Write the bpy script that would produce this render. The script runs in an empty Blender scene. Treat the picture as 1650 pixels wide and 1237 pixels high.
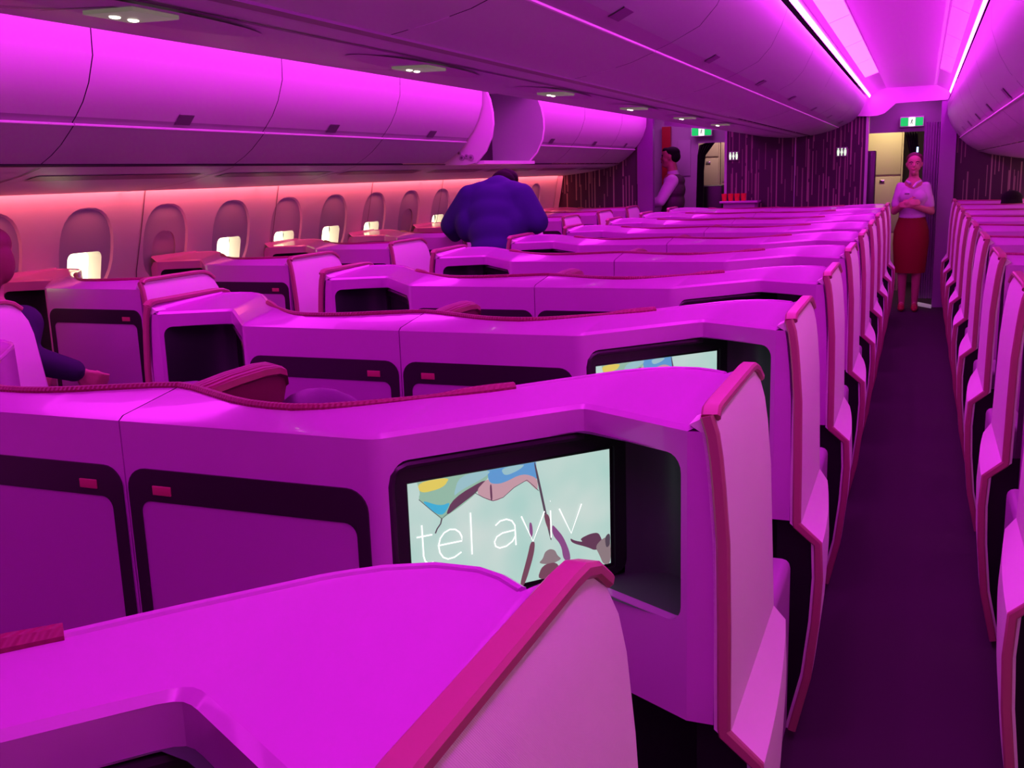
import bpy, bmesh, math, random
from mathutils import Vector, Matrix
from mathutils.geometry import tessellate_polygon
random.seed(7)
SC = bpy.context.scene
COL = SC.collection
PITCH = 1.118          # seat row pitch
XM = -1.386            # cabin centre line (camera stands at x=0 over the right aisle)

# ------------------------------------------------------------------ materials
def new_mat(name):
    m = bpy.data.materials.new(name); m.use_nodes = True
    return m, m.node_tree.nodes, m.node_tree.links, m.node_tree.nodes['Principled BSDF']
def pmat(name, col, rough=.4, metal=0., spec=.5, bump=0., scale=200., coat=0.):
    m, N, L, b = new_mat(name)
    b.inputs['Base Color'].default_value = (*col, 1)
    b.inputs['Roughness'].default_value = rough
    b.inputs['Metallic'].default_value = metal
    b.inputs['Specular IOR Level'].default_value = spec
    b.inputs['Coat Weight'].default_value = coat
    tc = N.new('ShaderNodeTexCoord'); nz = N.new('ShaderNodeTexNoise')
    nz.inputs['Scale'].default_value = scale
    L.new(tc.outputs['Object'], nz.inputs['Vector'])
    if bump:
        bp = N.new('ShaderNodeBump'); bp.inputs['Strength'].default_value = bump; bp.inputs['Distance'].default_value = .002
        L.new(nz.outputs['Fac'], bp.inputs['Height']); L.new(bp.outputs['Normal'], b.inputs['Normal'])
    else:
        mr = N.new('ShaderNodeMapRange'); mr.inputs['To Min'].default_value = max(0, rough - .03); mr.inputs['To Max'].default_value = rough + .03
        L.new(nz.outputs['Fac'], mr.inputs['Value']); L.new(mr.outputs['Result'], b.inputs['Roughness'])
    return m
def emat(name, col, strength, base=(.8, .8, .8)):
    m, N, L, b = new_mat(name)
    b.inputs['Base Color'].default_value = (*base, 1)
    b.inputs['Emission Color'].default_value = (*col, 1)
    b.inputs['Emission Strength'].default_value = strength
    b.inputs['Roughness'].default_value = .5
    return m
def weave_mat(name, col, rough, scale, strength):
    m, N, L, b = new_mat(name)
    b.inputs['Base Color'].default_value = (*col, 1); b.inputs['Roughness'].default_value = rough
    tc = N.new('ShaderNodeTexCoord'); w = N.new('ShaderNodeTexWave'); w.wave_type = 'BANDS'; w.bands_direction = 'DIAGONAL'
    w.inputs['Scale'].default_value = scale
    L.new(tc.outputs['Object'], w.inputs['Vector'])
    bp = N.new('ShaderNodeBump'); bp.inputs['Strength'].default_value = strength; bp.inputs['Distance'].default_value = .0008
    L.new(w.outputs['Fac'], bp.inputs['Height']); L.new(bp.outputs['Normal'], b.inputs['Normal'])
    return m
def rib_mat(name, col, rough):
    m, N, L, b = new_mat(name)
    b.inputs['Base Color'].default_value = (*col, 1); b.inputs['Roughness'].default_value = rough
    tc = N.new('ShaderNodeTexCoord'); w = N.new('ShaderNodeTexWave'); w.wave_type = 'BANDS'; w.bands_direction = 'X'
    w.inputs['Scale'].default_value = 38
    L.new(tc.outputs['Object'], w.inputs['Vector'])
    bp = N.new('ShaderNodeBump'); bp.inputs['Strength'].default_value = .5; bp.inputs['Distance'].default_value = .002
    L.new(w.outputs['Fac'], bp.inputs['Height']); L.new(bp.outputs['Normal'], b.inputs['Normal'])
    return m
def streak_mat(name, base, streak):
    """dark panel with thin vertical dashes of random length and height"""
    m, N, L, b = new_mat(name)
    tc = N.new('ShaderNodeTexCoord'); sp = N.new('ShaderNodeSeparateXYZ'); L.new(tc.outputs['Object'], sp.inputs[0])
    def mth(op, a, bb=None):
        n = N.new('ShaderNodeMath'); n.operation = op
        for i, v in enumerate((a, bb)):
            if v is None: continue
            if isinstance(v, (int, float)): n.inputs[i].default_value = v
            else: L.new(v, n.inputs[i])
        return n.outputs[0]
    def layer(nx, per, off):
        xs = mth('MULTIPLY', mth('ADD', sp.outputs['X'], off), nx)
        cell = mth('FLOOR', xs); fr = mth('FRACT', xs)
        wn = N.new('ShaderNodeTexWhiteNoise'); wn.noise_dimensions = '1D'; L.new(cell, wn.inputs['W'])
        zz = mth('ADD', mth('MULTIPLY', sp.outputs['Z'], per), mth('MULTIPLY', wn.outputs['Value'], 7.3))
        zc = mth('FLOOR', zz); zf = mth('FRACT', zz)
        wn2 = N.new('ShaderNodeTexWhiteNoise'); wn2.noise_dimensions = '2D'
        cb = N.new('ShaderNodeCombineXYZ'); L.new(cell, cb.inputs[0]); L.new(zc, cb.inputs[1]); L.new(cb.outputs[0], wn2.inputs['Vector'])
        thin = mth('LESS_THAN', fr, .26)
        on = mth('LESS_THAN', zf, mth('MULTIPLY', wn2.outputs['Value'], .95))
        act = mth('GREATER_THAN', wn2.outputs['Value'], .45)
        return mth('MULTIPLY', mth('MULTIPLY', thin, on), mth('MULTIPLY', act, wn2.outputs['Value']))
    f = mth('MAXIMUM', layer(26, 1.9, 3.0), layer(17, 1.3, 5.13))
    mx = N.new('ShaderNodeMix'); mx.data_type = 'RGBA'
    mx.inputs['A'].default_value = (*base, 1); mx.inputs['B'].default_value = (*streak, 1)
    L.new(f, mx.inputs['Factor']); L.new(mx.outputs['Result'], b.inputs['Base Color'])
    b.inputs['Roughness'].default_value = .55
    return m
M = dict(
    shell=pmat('pod_gloss_magenta_tint', (.60, .17, .61), .24, coat=.3),  # white pod; the magenta of the light is tinted into this base
    panel=pmat('pod_panel_magenta_tint', (.50, .14, .51), .38),  # same white, with the magenta light tinted in
    wing=weave_mat('aisle_panel_fabric', (.90, .82, .86), .6, 260, .35),
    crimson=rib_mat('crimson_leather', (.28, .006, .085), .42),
    rail=pmat('rose_trim', (.42, .12, .18), .38),
    dark=pmat('dark_trim', (.030, .012, .030), .22),
    black=pmat('black_lining', (.012, .010, .014), .35),
    niche=pmat('charcoal_niche', (.06, .10, .075), .5),
    purple=pmat('aubergine_leather', (.20, .03, .22), .5, bump=.2),
    tag=pmat('red_tag', (.55, .05, .16), .4),
    bin2=pmat('bin_white_underlit', (.36, .55, .38), .4),  # darker copy of the locker white; weaker light is put into the colour
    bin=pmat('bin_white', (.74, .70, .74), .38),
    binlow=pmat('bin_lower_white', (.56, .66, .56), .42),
    grip=pmat('bin_grip_grey', (.42, .38, .42), .45),
    lip=pmat('bin_lip', (.85, .80, .85), .3),
    latch=pmat('latch_grey', (.16, .13, .16), .4),
    gap=pmat('shadow_gap', (.03, .02, .03), .6),
    greyrail=pmat('grey_rail', (.30, .30, .24), .5),
    ceil=pmat('ceiling_white', (.75, .72, .75), .5),
    carpet=pmat('aisle_carpet', (.040, .014, .040), .95, bump=.6, scale=900),
    wall=pmat('sidewall_white', (.78, .75, .76), .45),
    streak=streak_mat('mood_panel_streaks', (.042, .009, .036), (.34, .20, .21)),
    plum=pmat('plum_partition', (.20, .05, .24), .4),
    lilac=pmat('lilac_panel', (.50, .42, .52), .4),
    armrest=pmat('armrest_mauve', (.34, .14, .36), .45),
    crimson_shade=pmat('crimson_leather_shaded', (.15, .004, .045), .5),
    beige=pmat('galley_cream', (.62, .52, .36), .45),
    steel=pmat('steel', (.7, .7, .72), .2, metal=1.),
    curtain=pmat('dark_curtain', (.012, .008, .014), .9, bump=.5, scale=60),
    lcurtain=pmat('lilac_curtain', (.42, .30, .46), .8),
    red=pmat('red_wall', (.40, .01, .02), .5),
    screen_off=pmat('screen_glass', (.015, .014, .016), .08),
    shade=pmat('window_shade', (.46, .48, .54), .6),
    reveal=pmat('window_reveal', (.50, .47, .50), .5),
    psu=emat('reading_panel_grey_spill', (.11, .105, .075), 1.0, (.2, .19, .16)),  # glow on the grey plate stands in for its lamps' spill
)
MAGENTA = (1.0, .006, 1.0)
E_ = dict(
    cove=emat('cove_light', (1.0, .06, 1.0), 4.5),
    cove2=emat('cove_light_left', (.97, .035, 1.0), 5.8),
    cove3=emat('cove_edge', (.94, .030, 1.0), 42.0),
    coral=emat('sidewall_light', (1.0, .135, .165), 20.0),
    coralr=emat('sidewall_light_right', (1.0, .38, .56), 42.0),
    pane=emat('window_glow', (1.0, .92, .52), 3.6),
    sgreen=emat('exit_green', (.0, .55, .12), 1.1, (.0, .05, .01)),
    swhite=emat('exit_white', (1, 1, .95), 1.2, (.1, .1, .1)),
    lgreen=emat('sign_figures', (.55, 1, .5), 1.1),
    ledw=emat('reading_lamp', (1, .95, .75), 6.0),
    blue=emat('blue_light', (.3, .6, 1), 3.0),
    sill=emat('sill_strip', (.9, .8, .9), .12),
)

# ------------------------------------------------------------------ mesh helper
class MB:
    def __init__(s): s.v = []; s.f = []; s.m = []
    def add(s, vs, fs, mi=0):
        o = len(s.v); s.v += [tuple(p) for p in vs]
        for f in fs: s.f.append([o + i for i in f]); s.m.append(mi)
    def loft(s, rows, closed=False, cap=False, mi=0):
        n = len(rows[0]); vs = [p for r in rows for p in r]; fs = []
        for i in range(len(rows) - 1):
            for j in range(n if closed else n - 1):
                k = (j + 1) % n
                fs.append([i*n + j, i*n + k, (i+1)*n + k, (i+1)*n + j])
        if cap:
            fs.append(list(range(n))[::-1]); fs.append([(len(rows)-1)*n + j for j in range(n)])
        s.add(vs, fs, mi)
    def box(s, a, b, mi=0, bev=0.):
        (x0, y0, z0), (x1, y1, z1) = a, b
        if bev <= 0:
            s.add([(x0,y0,z0),(x1,y0,z0),(x1,y1,z0),(x0,y1,z0),(x0,y0,z1),(x1,y0,z1),(x1,y1,z1),(x0,y1,z1)],
                  [(3,2,1,0),(4,5,6,7),(0,1,5,4),(1,2,6,5),(2,3,7,6),(3,0,4,7)], mi); return
        bm = bmesh.new(); bmesh.ops.create_cube(bm, size=1)
        for v in bm.verts: v.co = Vector(((x0+x1)/2 + v.co.x*(x1-x0), (y0+y1)/2 + v.co.y*(y1-y0), (z0+z1)/2 + v.co.z*(z1-z0)))
        bmesh.ops.bevel(bm, geom=bm.edges[:], offset=bev, segments=3, affect='EDGES', profile=.5)
        s.frombm(bm, mi)
    def frombm(s, bm, mi=0):
        bm.verts.index_update()
        s.add([v.co[:] for v in bm.verts], [[v.index for v in f.verts] for f in bm.faces], mi); bm.free()
    def tube(s, path, r, sides=8, mi=0, cap=True):
        path = [Vector(p) for p in path]; rows = []; up = Vector((.13, .31, .94))
        for i, p in enumerate(path):
            t = (path[min(i+1, len(path)-1)] - path[max(i-1, 0)]).normalized()
            a = up - t * up.dot(t)
            if a.length < .05: a = Vector((1, 0, 0)) - t * t.x
            a.normalize(); b = t.cross(a); up = a
            rr = r[i] if isinstance(r, (list, tuple)) else r
            rows.append([p + (a*math.cos(q) + b*math.sin(q))*rr for q in [2*math.pi*k/sides for k in range(sides)]])
        s.loft(rows, True, cap, mi)
    def sweep(s, path, hint, w, h, mi=0, ch=.25):
        path = [Vector(p) for p in path]; hint = Vector(hint); rows = []
        for i, p in enumerate(path):
            t = (path[min(i+1, len(path)-1)] - path[max(i-1, 0)]).normalized()
            a = (hint - t*hint.dot(t)).normalized(); b = t.cross(a)
            c = ch*h
            pts = [(-w/2, -h/2+c), (-w/2, h/2-c), (-w/2+c, h/2), (w/2-c, h/2), (w/2, h/2-c), (w/2, -h/2+c), (w/2-c, -h/2), (-w/2+c, -h/2)]
            rows.append([p + a*x + b*y for x, y in pts])
        s.loft(rows, True, True, mi)
    def ball(s, c, r, seg=20, ring=12, mi=0):
        rows = []
        r = (r, r, r) if isinstance(r, (int, float)) else r
        for i in range(ring + 1):
            th = math.pi * i / ring; rows.append([(c[0] + r[0]*max(math.sin(th), 1e-4)*math.cos(2*math.pi*j/seg),
                c[1] + r[1]*max(math.sin(th), 1e-4)*math.sin(2*math.pi*j/seg), c[2] - r[2]*math.cos(th)) for j in range(seg)])
        s.loft(rows, True, False, mi)
    def poly(s, outer, holes, fn, cuts=(), mi=0, thick=None):
        """flat polygon with holes in (a,b), cut along a = cuts, then mapped by fn(a,b) -> xyz (or fn2 for a back skin)"""
        bm = bmesh.new(); loops = [outer] + list(holes); pts = [p for l in loops for p in l]
        vs = [bm.verts.new((p[0], p[1], 0)) for p in pts]
        for t in tessellate_polygon([[Vector((p[0], p[1], 0)) for p in l] for l in loops]):
            try: bm.faces.new([vs[i] for i in t])
            except ValueError: pass
        bmesh.ops.recalc_face_normals(bm, faces=bm.faces[:])
        for c in cuts:
            bmesh.ops.bisect_plane(bm, geom=bm.verts[:] + bm.edges[:] + bm.faces[:], plane_co=(c, 0, 0), plane_no=(1, 0, 0))
        if thick:
            ret = bmesh.ops.extrude_face_region(bm, geom=bm.faces[:])
            for g in ret['geom']:
                if isinstance(g, bmesh.types.BMVert): g.co.z = 1
        for v in bm.verts:
            v.co = Vector(fn(v.co.x, v.co.y, v.co.z * (thick or 0)))
        s.frombm(bm, mi)
    def mirror(s):
        s.v = [(-x, y, z) for x, y, z in s.v]; s.f = [f[::-1] for f in s.f]; return s
    def build(s, name, mats, parent=None, angle=38, fix=True):
        me = bpy.data.meshes.new(name)
        bm = bmesh.new(); vs = [bm.verts.new(p) for p in s.v]
        for f, mi in zip(s.f, s.m):
            try:
                fc = bm.faces.new([vs[i] for i in f]); fc.material_index = mi; fc.smooth = True
            except ValueError: pass
        bmesh.ops.remove_doubles(bm, verts=bm.verts[:], dist=1e-5)
        bmesh.ops.dissolve_degenerate(bm, edges=bm.edges[:], dist=1e-6)
        if fix: bmesh.ops.recalc_face_normals(bm, faces=bm.faces[:])
        for e in bm.edges:
            e.smooth = len(e.link_faces) == 2 and e.calc_face_angle(0) < math.radians(angle)
        bm.to_mesh(me); bm.free()
        for m_ in (mats if isinstance(mats, (list, tuple)) else [mats]): me.materials.append(m_)
        o = bpy.data.objects.new(name, me); COL.objects.link(o)
        if parent is not None: o.parent = parent
        return o
def rrect(x0, y0, x1, y1, r, n=5, corners=(1, 1, 1, 1)):
    """rounded rectangle loop; corners = bl, br, tr, tl"""
    pts = []
    for (cx, cy, a0, on) in ((x0, y0, 180, corners[0]), (x1, y0, 270, corners[1]), (x1, y1, 0, corners[2]), (x0, y1, 90, corners[3])):
        if not on: pts.append((cx, cy)); continue
        ox = cx + (r if cx == x0 else -r); oy = cy + (r if cy == y0 else -r)
        for k in range(n + 1):
            a = math.radians(a0 + 90*k/n); pts.append((ox + r*math.cos(a), oy + r*math.sin(a)))
    return pts
def empty(name, loc=(0, 0, 0), rz=0):
    o = bpy.data.objects.new(name, None); COL.objects.link(o); o.location = loc; o.rotation_euler = (0, 0, rz)
    o.empty_display_size = .05
    return o
def tag(o, label, cat, group=None):
    o['label'] = label; o['category'] = cat
    if group: o['group'] = group
    return o
def struct(o): o['kind'] = 'structure'; return o
def dup(root, name=None):
    r = root.copy(); COL.objects.link(r)
    def rec(src, dst):
        for ch in list(src.children):
            c = ch.copy(); COL.objects.link(c); c.parent = dst; rec(ch, c)
    rec(root, r)
    return r
def lerp(a, b, t): return a + (b - a)*t
def interp(tab, x):
    if x <= tab[0][0]: return tab[0][1]
    for (x0, y0), (x1, y1) in zip(tab, tab[1:]):
        if x <= x1: return lerp(y0, y1, (x - x0)/(x1 - x0))
    return tab[-1][1]

# ------------------------------------------------------------------ suite pods
# plan of the upright front face, u outward from the pod's inner end, v forward
PLAN = [(0, 0), (.53, 0), (.545, .003), (.558, .0125), (.570, .026), (.800, .288), (.812, .299), (.822, .3035), (.832, .302), (.845, .296), (1.040, .190), (1.088, .190)]
PT = [0.]
for a_, b_ in zip(PLAN, PLAN[1:]): PT.append(PT[-1] + math.dist(a_, b_))
def plan_at(t):
    t = min(max(t, 0), PT[-1])
    for i in range(len(PLAN) - 1):
        if t <= PT[i+1] + 1e-9:
            k = (t - PT[i])/(PT[i+1] - PT[i])
            a, b = Vector(PLAN[i]), Vector(PLAN[i+1]); p = a.lerp(b, k); d = (b - a).normalized()
            return p, Vector((-d.y, d.x))
def t_of_u(u):
    for i in range(len(PLAN) - 1):
        if PLAN[i][0] <= u <= PLAN[i+1][0]: return lerp(PT[i], PT[i+1], (u - PLAN[i][0])/(PLAN[i+1][0] - PLAN[i][0]))
ZE, ZR = 1.192, 1.222
RIDGE = [(0, .17), (.05, .155), (.10, .13), (.15, .105), (.20, .080), (.25, .062), (.30, .053), (.35, .052), (.40, .070), (.45, .105), (.50, .148), (.545, .190), (.56, .203),
         (.575, .217), (.59, .231), (.605, .246), (.64, .280), (.675, .318), (.71, .362), (.745, .405), (.785, .452), (.83, .505), (.842, .517), (.855, .528), (.868, .538), (.88, .548), (.93, .572), (.98, .574), (1.01, .562), (1.04, .540)]
_EU = [0, .05, .10, .15, .20, .25, .30, .35, .40, .45, .495, .53, .545, .558, .571, .585, .62, .66, .70, .735, .77, .805, .815, .824, .834, .845, .89, .95, 1.0, 1.04]
EU = _EU + [1.055, 1.068, 1.083]; RIDGE += [(1.055, .565), (1.068, .585), (1.083, .595)]
EZ = [0]*30 + [.008, .020, .028]; RZ = [0]*30 + [.002, .006, .008]
SA, SB = Vector((.555, .009)), Vector((.821, .311))     # line the monitor stands on
SD = (SB - SA).normalized(); SN = Vector((-SD.y, SD.x))
def mon(s, z, d=0.):
    p = SA + SD*s + SN*d; return (p.x, p.y, z)
WING = [(1.085, 1.226), (1.095, 1.19), (1.101, 1.15), (1.106, 1.10), (1.114, 1.0), (1.117, .85), (1.119, .66), (1.119, .652), (1.177, .602), (1.182, .50), (1.176, .37), (1.158, .20), (1.120, .03)]
WREAR = [(.03, .66), (.2, .74), (.37, .79), (.5, .81), (.585, .80), (.603, .79), (.645, .75), (.66, .745), (.85, .71), (1.0, .69), (1.1, .685), (1.15, .672), (1.19, .648), (1.226, .600)]
def wing_mesh():
    mb = MB(); rows = []; n = 9; v0 = .190
    for i in range(n + 1):
        out, inn = [], []
        for u, z in WING:
            vr = interp(WREAR, z); v = lerp(v0, vr, i/n); uu = u
            if z < .64: uu = 1.119 + (u - 1.119)*(1 - .62*(i/n)**2)
            out.append((uu, v, z)); k = 1.0 if z < 1.15 else .6
            inn.append(((min(uu - .030, 1.09) if z > .65 else uu - .030) - (.012 if z > 1.2 else 0), v, z - (.022 if z > 1.2 else 0)))
        rows.append(out + inn[::-1])
    mb.loft(rows, True, True)
    return mb
def rail_mesh():
    mb = MB(); p = [(1.086, .655, 1.195), (1.082, .625, 1.219), (1.080, .59, 1.230), (1.080, .55, 1.2325), (1.080, .45, 1.2325), (1.080, .22, 1.2325), (1.079, .198, 1.229), (1.080, .186, 1.219)]
    mb.sweep(p, (1, 0, 0), .032, .017)
    q = []
    for u, z in WING: q.append((u - .011, .184, z - (.004 if z > 1.2 else 0)))
    mb.sweep(q, (1, 0, 0), .023, .016)
    return mb
def shift(mb, du, dv=0, flip=False):
    mb.v = [((-(x) if flip else x) + du, y + dv, z) for x, y, z in mb.v]
    if flip: mb.f = [f[::-1] for f in mb.f]
    return mb
def make_suite(kind, s):
    """kind 'centre' or 'window'; s = +1 when u runs toward +x. Mesh coordinates are local to the suite's root."""
    root = empty('suite_pod')
    def put(mb, name, mats, parent=root, **k):
        if s < 0: mb.mirror()
        return mb.build(name, mats, parent, **k)
    t_n0, t_n1 = t_of_u(.566), t_of_u(1.028)
    zlo, T1 = .30, PT[-1]
    # upright shell face with the monitor opening, its sloped cap and the skin behind the ridge
    mb = MB()
    tm = t_of_u(.56)
    outer = [(0.0015, zlo), (tm, zlo), (tm, .66), (T1, .66), (T1, 1.16), (T1 - .02, ZE), (0.0015, ZE)]
    hole = rrect(t_n0, .84, t_n1, 1.148, .032)
    def fold(a, z, d):
        p, n = plan_at(a); return (p.x + n.x*d, p.y + n.y*d, z)
    cuts = PT[1:-1]
    mb.poly(outer, [hole], fold, cuts, thick=.022)
    low, mid, top, back, back2 = [], [], [], [], []
    for eu, (ru, rv), ez, rz in zip(EU, RIDGE, EZ, RZ):
        p, n = plan_at(max(t_of_u(eu), .0015)); r = Vector((max(ru, .0015), rv)); d = (r - p)
        q = p + d*min(.3, .012/max(d.length, .02))
        low.append((p.x, p.y, ZE + ez)); mid.append((q.x, q.y, ZE + .008 + ez)); top.append((r.x, r.y, ZR + rz))
        back.append((r.x, r.y + .012, ZR - .006)); back2.append((r.x, r.y + .035, .42))
    mb.loft([low, mid, top, back, back2])
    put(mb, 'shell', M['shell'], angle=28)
    # seam bead at the inner end
    # ridge trims
    mb = MB(); pts = [(u, v + .006, ZR) for u, v in RIDGE[:18]]
    mb.tube(pts, [.010]*8 + [.009, .008, .007, .006, .006, .007, .009, .011, .012, .011], 8); put(mb, 'headrest_rim', M['crimson'])
    mb = MB(); pts = [(u, v + .004, ZR - .002) for u, v in RIDGE[17:30]]
    mb.tube(pts, .0062, 8); put(mb, 'edge_bead', M['shell'])
    # stowage door: dark U-shaped surround, pale leaf, red tag
    mb = MB()
    a0, a1 = .008, .530
    oz, iz = 1.103, 1.040
    o1 = rrect(a0, zlo, a1, oz, .042, corners=(0, 0, 1, 1)); i1 = rrect(a0 + .027, zlo + .0005, a1 - .024, iz, .024, corners=(0, 0, 1, 1))
    u_loop = o1[:1] + o1[1:] ; 
    ring = [o1[0]] + [(a0 + .027, zlo)] + i1[::-1][0:0]
    # build the U as a strip between matching samples of both loops
    def u_path(x0, x1, zt, r, n=6):
        p = [(x0, zlo), (x0, .7), (x0, zt - r)]
        p += [(x0 + r - r*math.cos(math.radians(90*k/n)), zt - r + r*math.sin(math.radians(90*k/n))) for k in range(1, n + 1)]
        p += [(x1 - r + r*math.sin(math.radians(90*k/n)), zt - r + r*math.cos(math.radians(90*k/n))) for k in range(0, n + 1)]
        return p + [(x1, .7), (x1, zlo)]
    po, pi = u_path(a0, a1, oz, .042), u_path(a0 + .027, a1 - .024, iz, .024)
    mb.loft([[(x, 0, z) for x, z in po], [(x, -.004, z) for x, z in po], [(x, -.004, z) for x, z in pi], [(x, -.001, z) for x, z in pi]])
    st = put(mb, 'door_surround', M['dark'])
    mb = MB(); mb.poly([(x, z) for x, z in pi], [], lambda a, z, d: (a, -.002, z)); put(mb, 'stowage_door', M['panel'])
    mb = MB(); mb.box((a0 + .060, -.007, 1.054), (a0 + .102, -.0035, 1.072), bev=.001); put(mb, 'tag', M['tag'], st)
    # monitor niche: black bezel frame, glass, deep charcoal side wall
    mb = MB()
    fo = rrect(.008, .845, .500, 1.145, .026); gl = rrect(.045, .858, .474, 1.106, .004)
    mb.poly(fo, [gl], lambda a, z, d: mon(a, z, .012 + d), thick=.02)
    mb.sweep([mon(a, z, .010) for a, z in rrect(.012, .85, .395, 1.139, .026)[6:]], (0, 0, 0.01), .012, .012) if False else None
    mo = put(mb, 'monitor', M['black'])
    mb = MB(); mb.poly(gl, [], lambda a, z, d: mon(a, z, .020)); put(mb, 'screen', M['screen_off'], mo)
    mb = MB()
    frame = [mon(a, z, .004) for a, z in [(.40, 1.138), (.045, 1.138), (.030, 1.133), (.020, 1.122), (.016, 1.105), (.016, .87)]]
    mb.tube(frame, .0075, 8); put(mb, 'bezel', M['dark'], mo)
    mb = MB(); rows = []
    e0 = SA + SD*.497 + SN*.014; e1 = Vector((1.032, .200)); ctrl = Vector((1.02, .50))
    for z in (.825, .84, .85, 1.0, 1.14, 1.152, 1.165):
        row = []
        for k in range(13):
            q = k/12; p = e0*(1-q)**2 + ctrl*(2*q*(1-q)) + e1*q*q; row.append((p.x, p.y, z))
        rows.append(row)
    mb.loft(rows)
    # floor and roof of the niche
    for z in (.838, 1.150):
        ring = [tuple(x for x in mon(.0, z, .02))] + [tuple(x for x in mon(.5, z, .02))]
        pl = [Vector(ring[0]), Vector(ring[1])] + [Vector((r[0], r[1], z)) for r in rows[0]] + [Vector((.838, .285, z)), Vector((.806, .29, z))]
        mb.add(pl, [list(range(len(pl)))])
    put(mb, 'niche_lining', M['niche'], angle=60, fix=False)
    # foot well below the niche
    mb = MB(); pl = [(.575, .04), (.83, .33), (1.05, .30), (1.09, .22)]
    mb.loft([[(u, v + .02, 0.02) for u, v in pl], [(u, v + .02, .67) for u, v in pl]])
    mb.add([(u, v + .03, .668) for u, v in pl] + [(1.09, .20, .668), (1.04, .20, .668), (.822, .31, .668), (.57, .03, .668)], [range(8)])
    kp = [(1.05, .02), (1.05, .66), (1.10, .655), (1.155, .605), (1.160, .5), (1.154, .37), (1.137, .2), (1.10, .03)]
    kx = (lambda u: u) if kind == 'centre' else (lambda u: 1.065 - u)
    put(mb, 'foot_well', M['black'], fix=False)
    mb = MB(); mb.add([(kx(u), .235 if kind == 'centre' else .045, z) for u, z in kp], [range(len(kp))])
    put(mb, 'shadow_sheet', M['black'], fix=False)  # black sheet added where the pod's inside lies in shadow
    # aisle side wing with its rose coloured rail
    if kind == 'centre':
        put(wing_mesh(), 'aisle_panel', M['wing'], angle=24)
        put(rail_mesh(), 'rail', M['rail'])
        mb = MB()
        mb.box((1.00, .77, .15), (1.118, 1.10, .635), bev=.022)
        put(mb, 'armrest', M['armrest'])
    else:
        put(shift(wing_mesh(), 1.065, -.190, True), 'aisle_panel', M['wing'], angle=24)
        put(shift(rail_mesh(), 1.065, -.190, True), 'rail', M['rail'])
        mb = MB(); mb.box((-.053, .58, .15), (.065, .91, .635), bev=.022); put(mb, 'armrest', M['armrest'])
    # plinth, seat
    mb = MB(); mb.box((.02, .06, 0.0), (.55, .10, .42)); mb.box((.10, .36, 0), (1.02 if kind == 'centre' else .9, .94, .34))
    put(mb, 'plinth', M['black'])
    u0 = .17 if kind == 'centre' else .33
    mb = MB(); mb.box((u0 - .16, .34, .34), (u0 + .36, 1.0, .47), bev=.05); put(mb, 'seat_cushion', M['purple'])
    mb = MB(); mb.box((u0 - .16, .30, .42), (u0 + .20, .44, 1.06), bev=.05); put(mb, 'backrest', M['purple'])
    mb = MB(); mb.ball((u0, .43, 1.025), (.160, .07, .15)); put(mb, 'headrest', M['purple'])
    if kind == 'centre' and s > 0:
        mb = MB(); rows = []
        for v, w, zt in ((.13, .020, 1.216), (.20, .025, 1.224), (.30, .026, 1.229), (.40, .026, 1.229), (.45, .025, 1.224), (.485, .022, 1.212), (.497, .017, 1.19)):
            rows.append([(.004, v, .75), (.002, v, zt - .012), (.006, v, zt - .003), (.014, v, zt), (.014 + w*.9, v, zt - .004), (.018 + w*1.3, v, zt - .012), (.018 + w*1.35, v, zt - .026), (.014 + w*1.1, v, zt - .032), (.010 + w*.9, v, zt - .06), (.010 + w*.8, v, .75)])
        mb.loft(rows, False, True)
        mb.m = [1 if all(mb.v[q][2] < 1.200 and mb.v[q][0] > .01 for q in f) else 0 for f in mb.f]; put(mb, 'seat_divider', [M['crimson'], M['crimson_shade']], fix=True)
    return root

ORD = ['first', 'second', 'third', 'fourth', 'fifth', 'sixth', 'seventh', 'eighth', 'ninth', 'tenth', 'eleventh']
cr = make_suite('centre', 1); cl = make_suite('centre', -1)
CY = [.314 + PITCH*k for k in range(10)]
suites = {}
for k in range(10):
    for s, proto, side in ((1, cr, 'right'), (-1, cl, 'left')):
        if k == 0 and s < 0: continue
        o = proto if (k == (0 if s > 0 else 1)) else dup(proto)
        o.location = (XM, CY[k], 0); suites[(k, s)] = o
        if s > 0:
            lab = {0: 'white suite pod cut off by the bottom edge, nearest to the camera',
                   1: 'white centre suite pod with lit travel picture reading tel aviv fully in view',
                   2: 'white centre suite pod showing only the top strip of a lit travel picture'}.get(
                   k, 'right-hand white suite pod of the %s centre row counted from the camera' % ORD[k])
        else:
            lab = {1: 'left-hand white suite pod beside the one with tel aviv screen, cut by left edge'}.get(
                   k, 'left-hand white suite pod of the %s centre row, dark screen niche toward far aisle' % ORD[k])
        tag(o, lab, 'seat', 'centre suite pods in rows')
wl = make_suite('window', -1); wr = make_suite('window', 1)
LY = [3.42 + PITCH*k for k in range(-1, 8)]
for i, y in enumerate(LY):
    o = wl if i == 0 else dup(wl); o.location = (-3.11, y, 0); suites[('L', i)] = o
    tag(o, ('white window suite pod at the left edge in front of the seated navy-clad passenger' if i == 0 else
            'white left window suite pod with red tag, directly ahead of the navy-clad passenger' if i == 1 else
            'white left window suite pod, %s in the line along the far wall windows' % ORD[i]), 'seat', 'window suite pods along the left wall')
RY = [2.404 + PITCH*k for k in range(0, 9)]
for i, y in enumerate(RY):
    o = wr if i == 0 else dup(wr); o.location = (.338, y, 0); suites[('R', i)] = o
    tag(o, ('white right window suite pod showing only its aisle bulge at the bottom right' if i == 0 else
            'white right window suite pod, %s in the line along the right aisle' % ORD[i]), 'seat', 'window suite pods along the right aisle')

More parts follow.
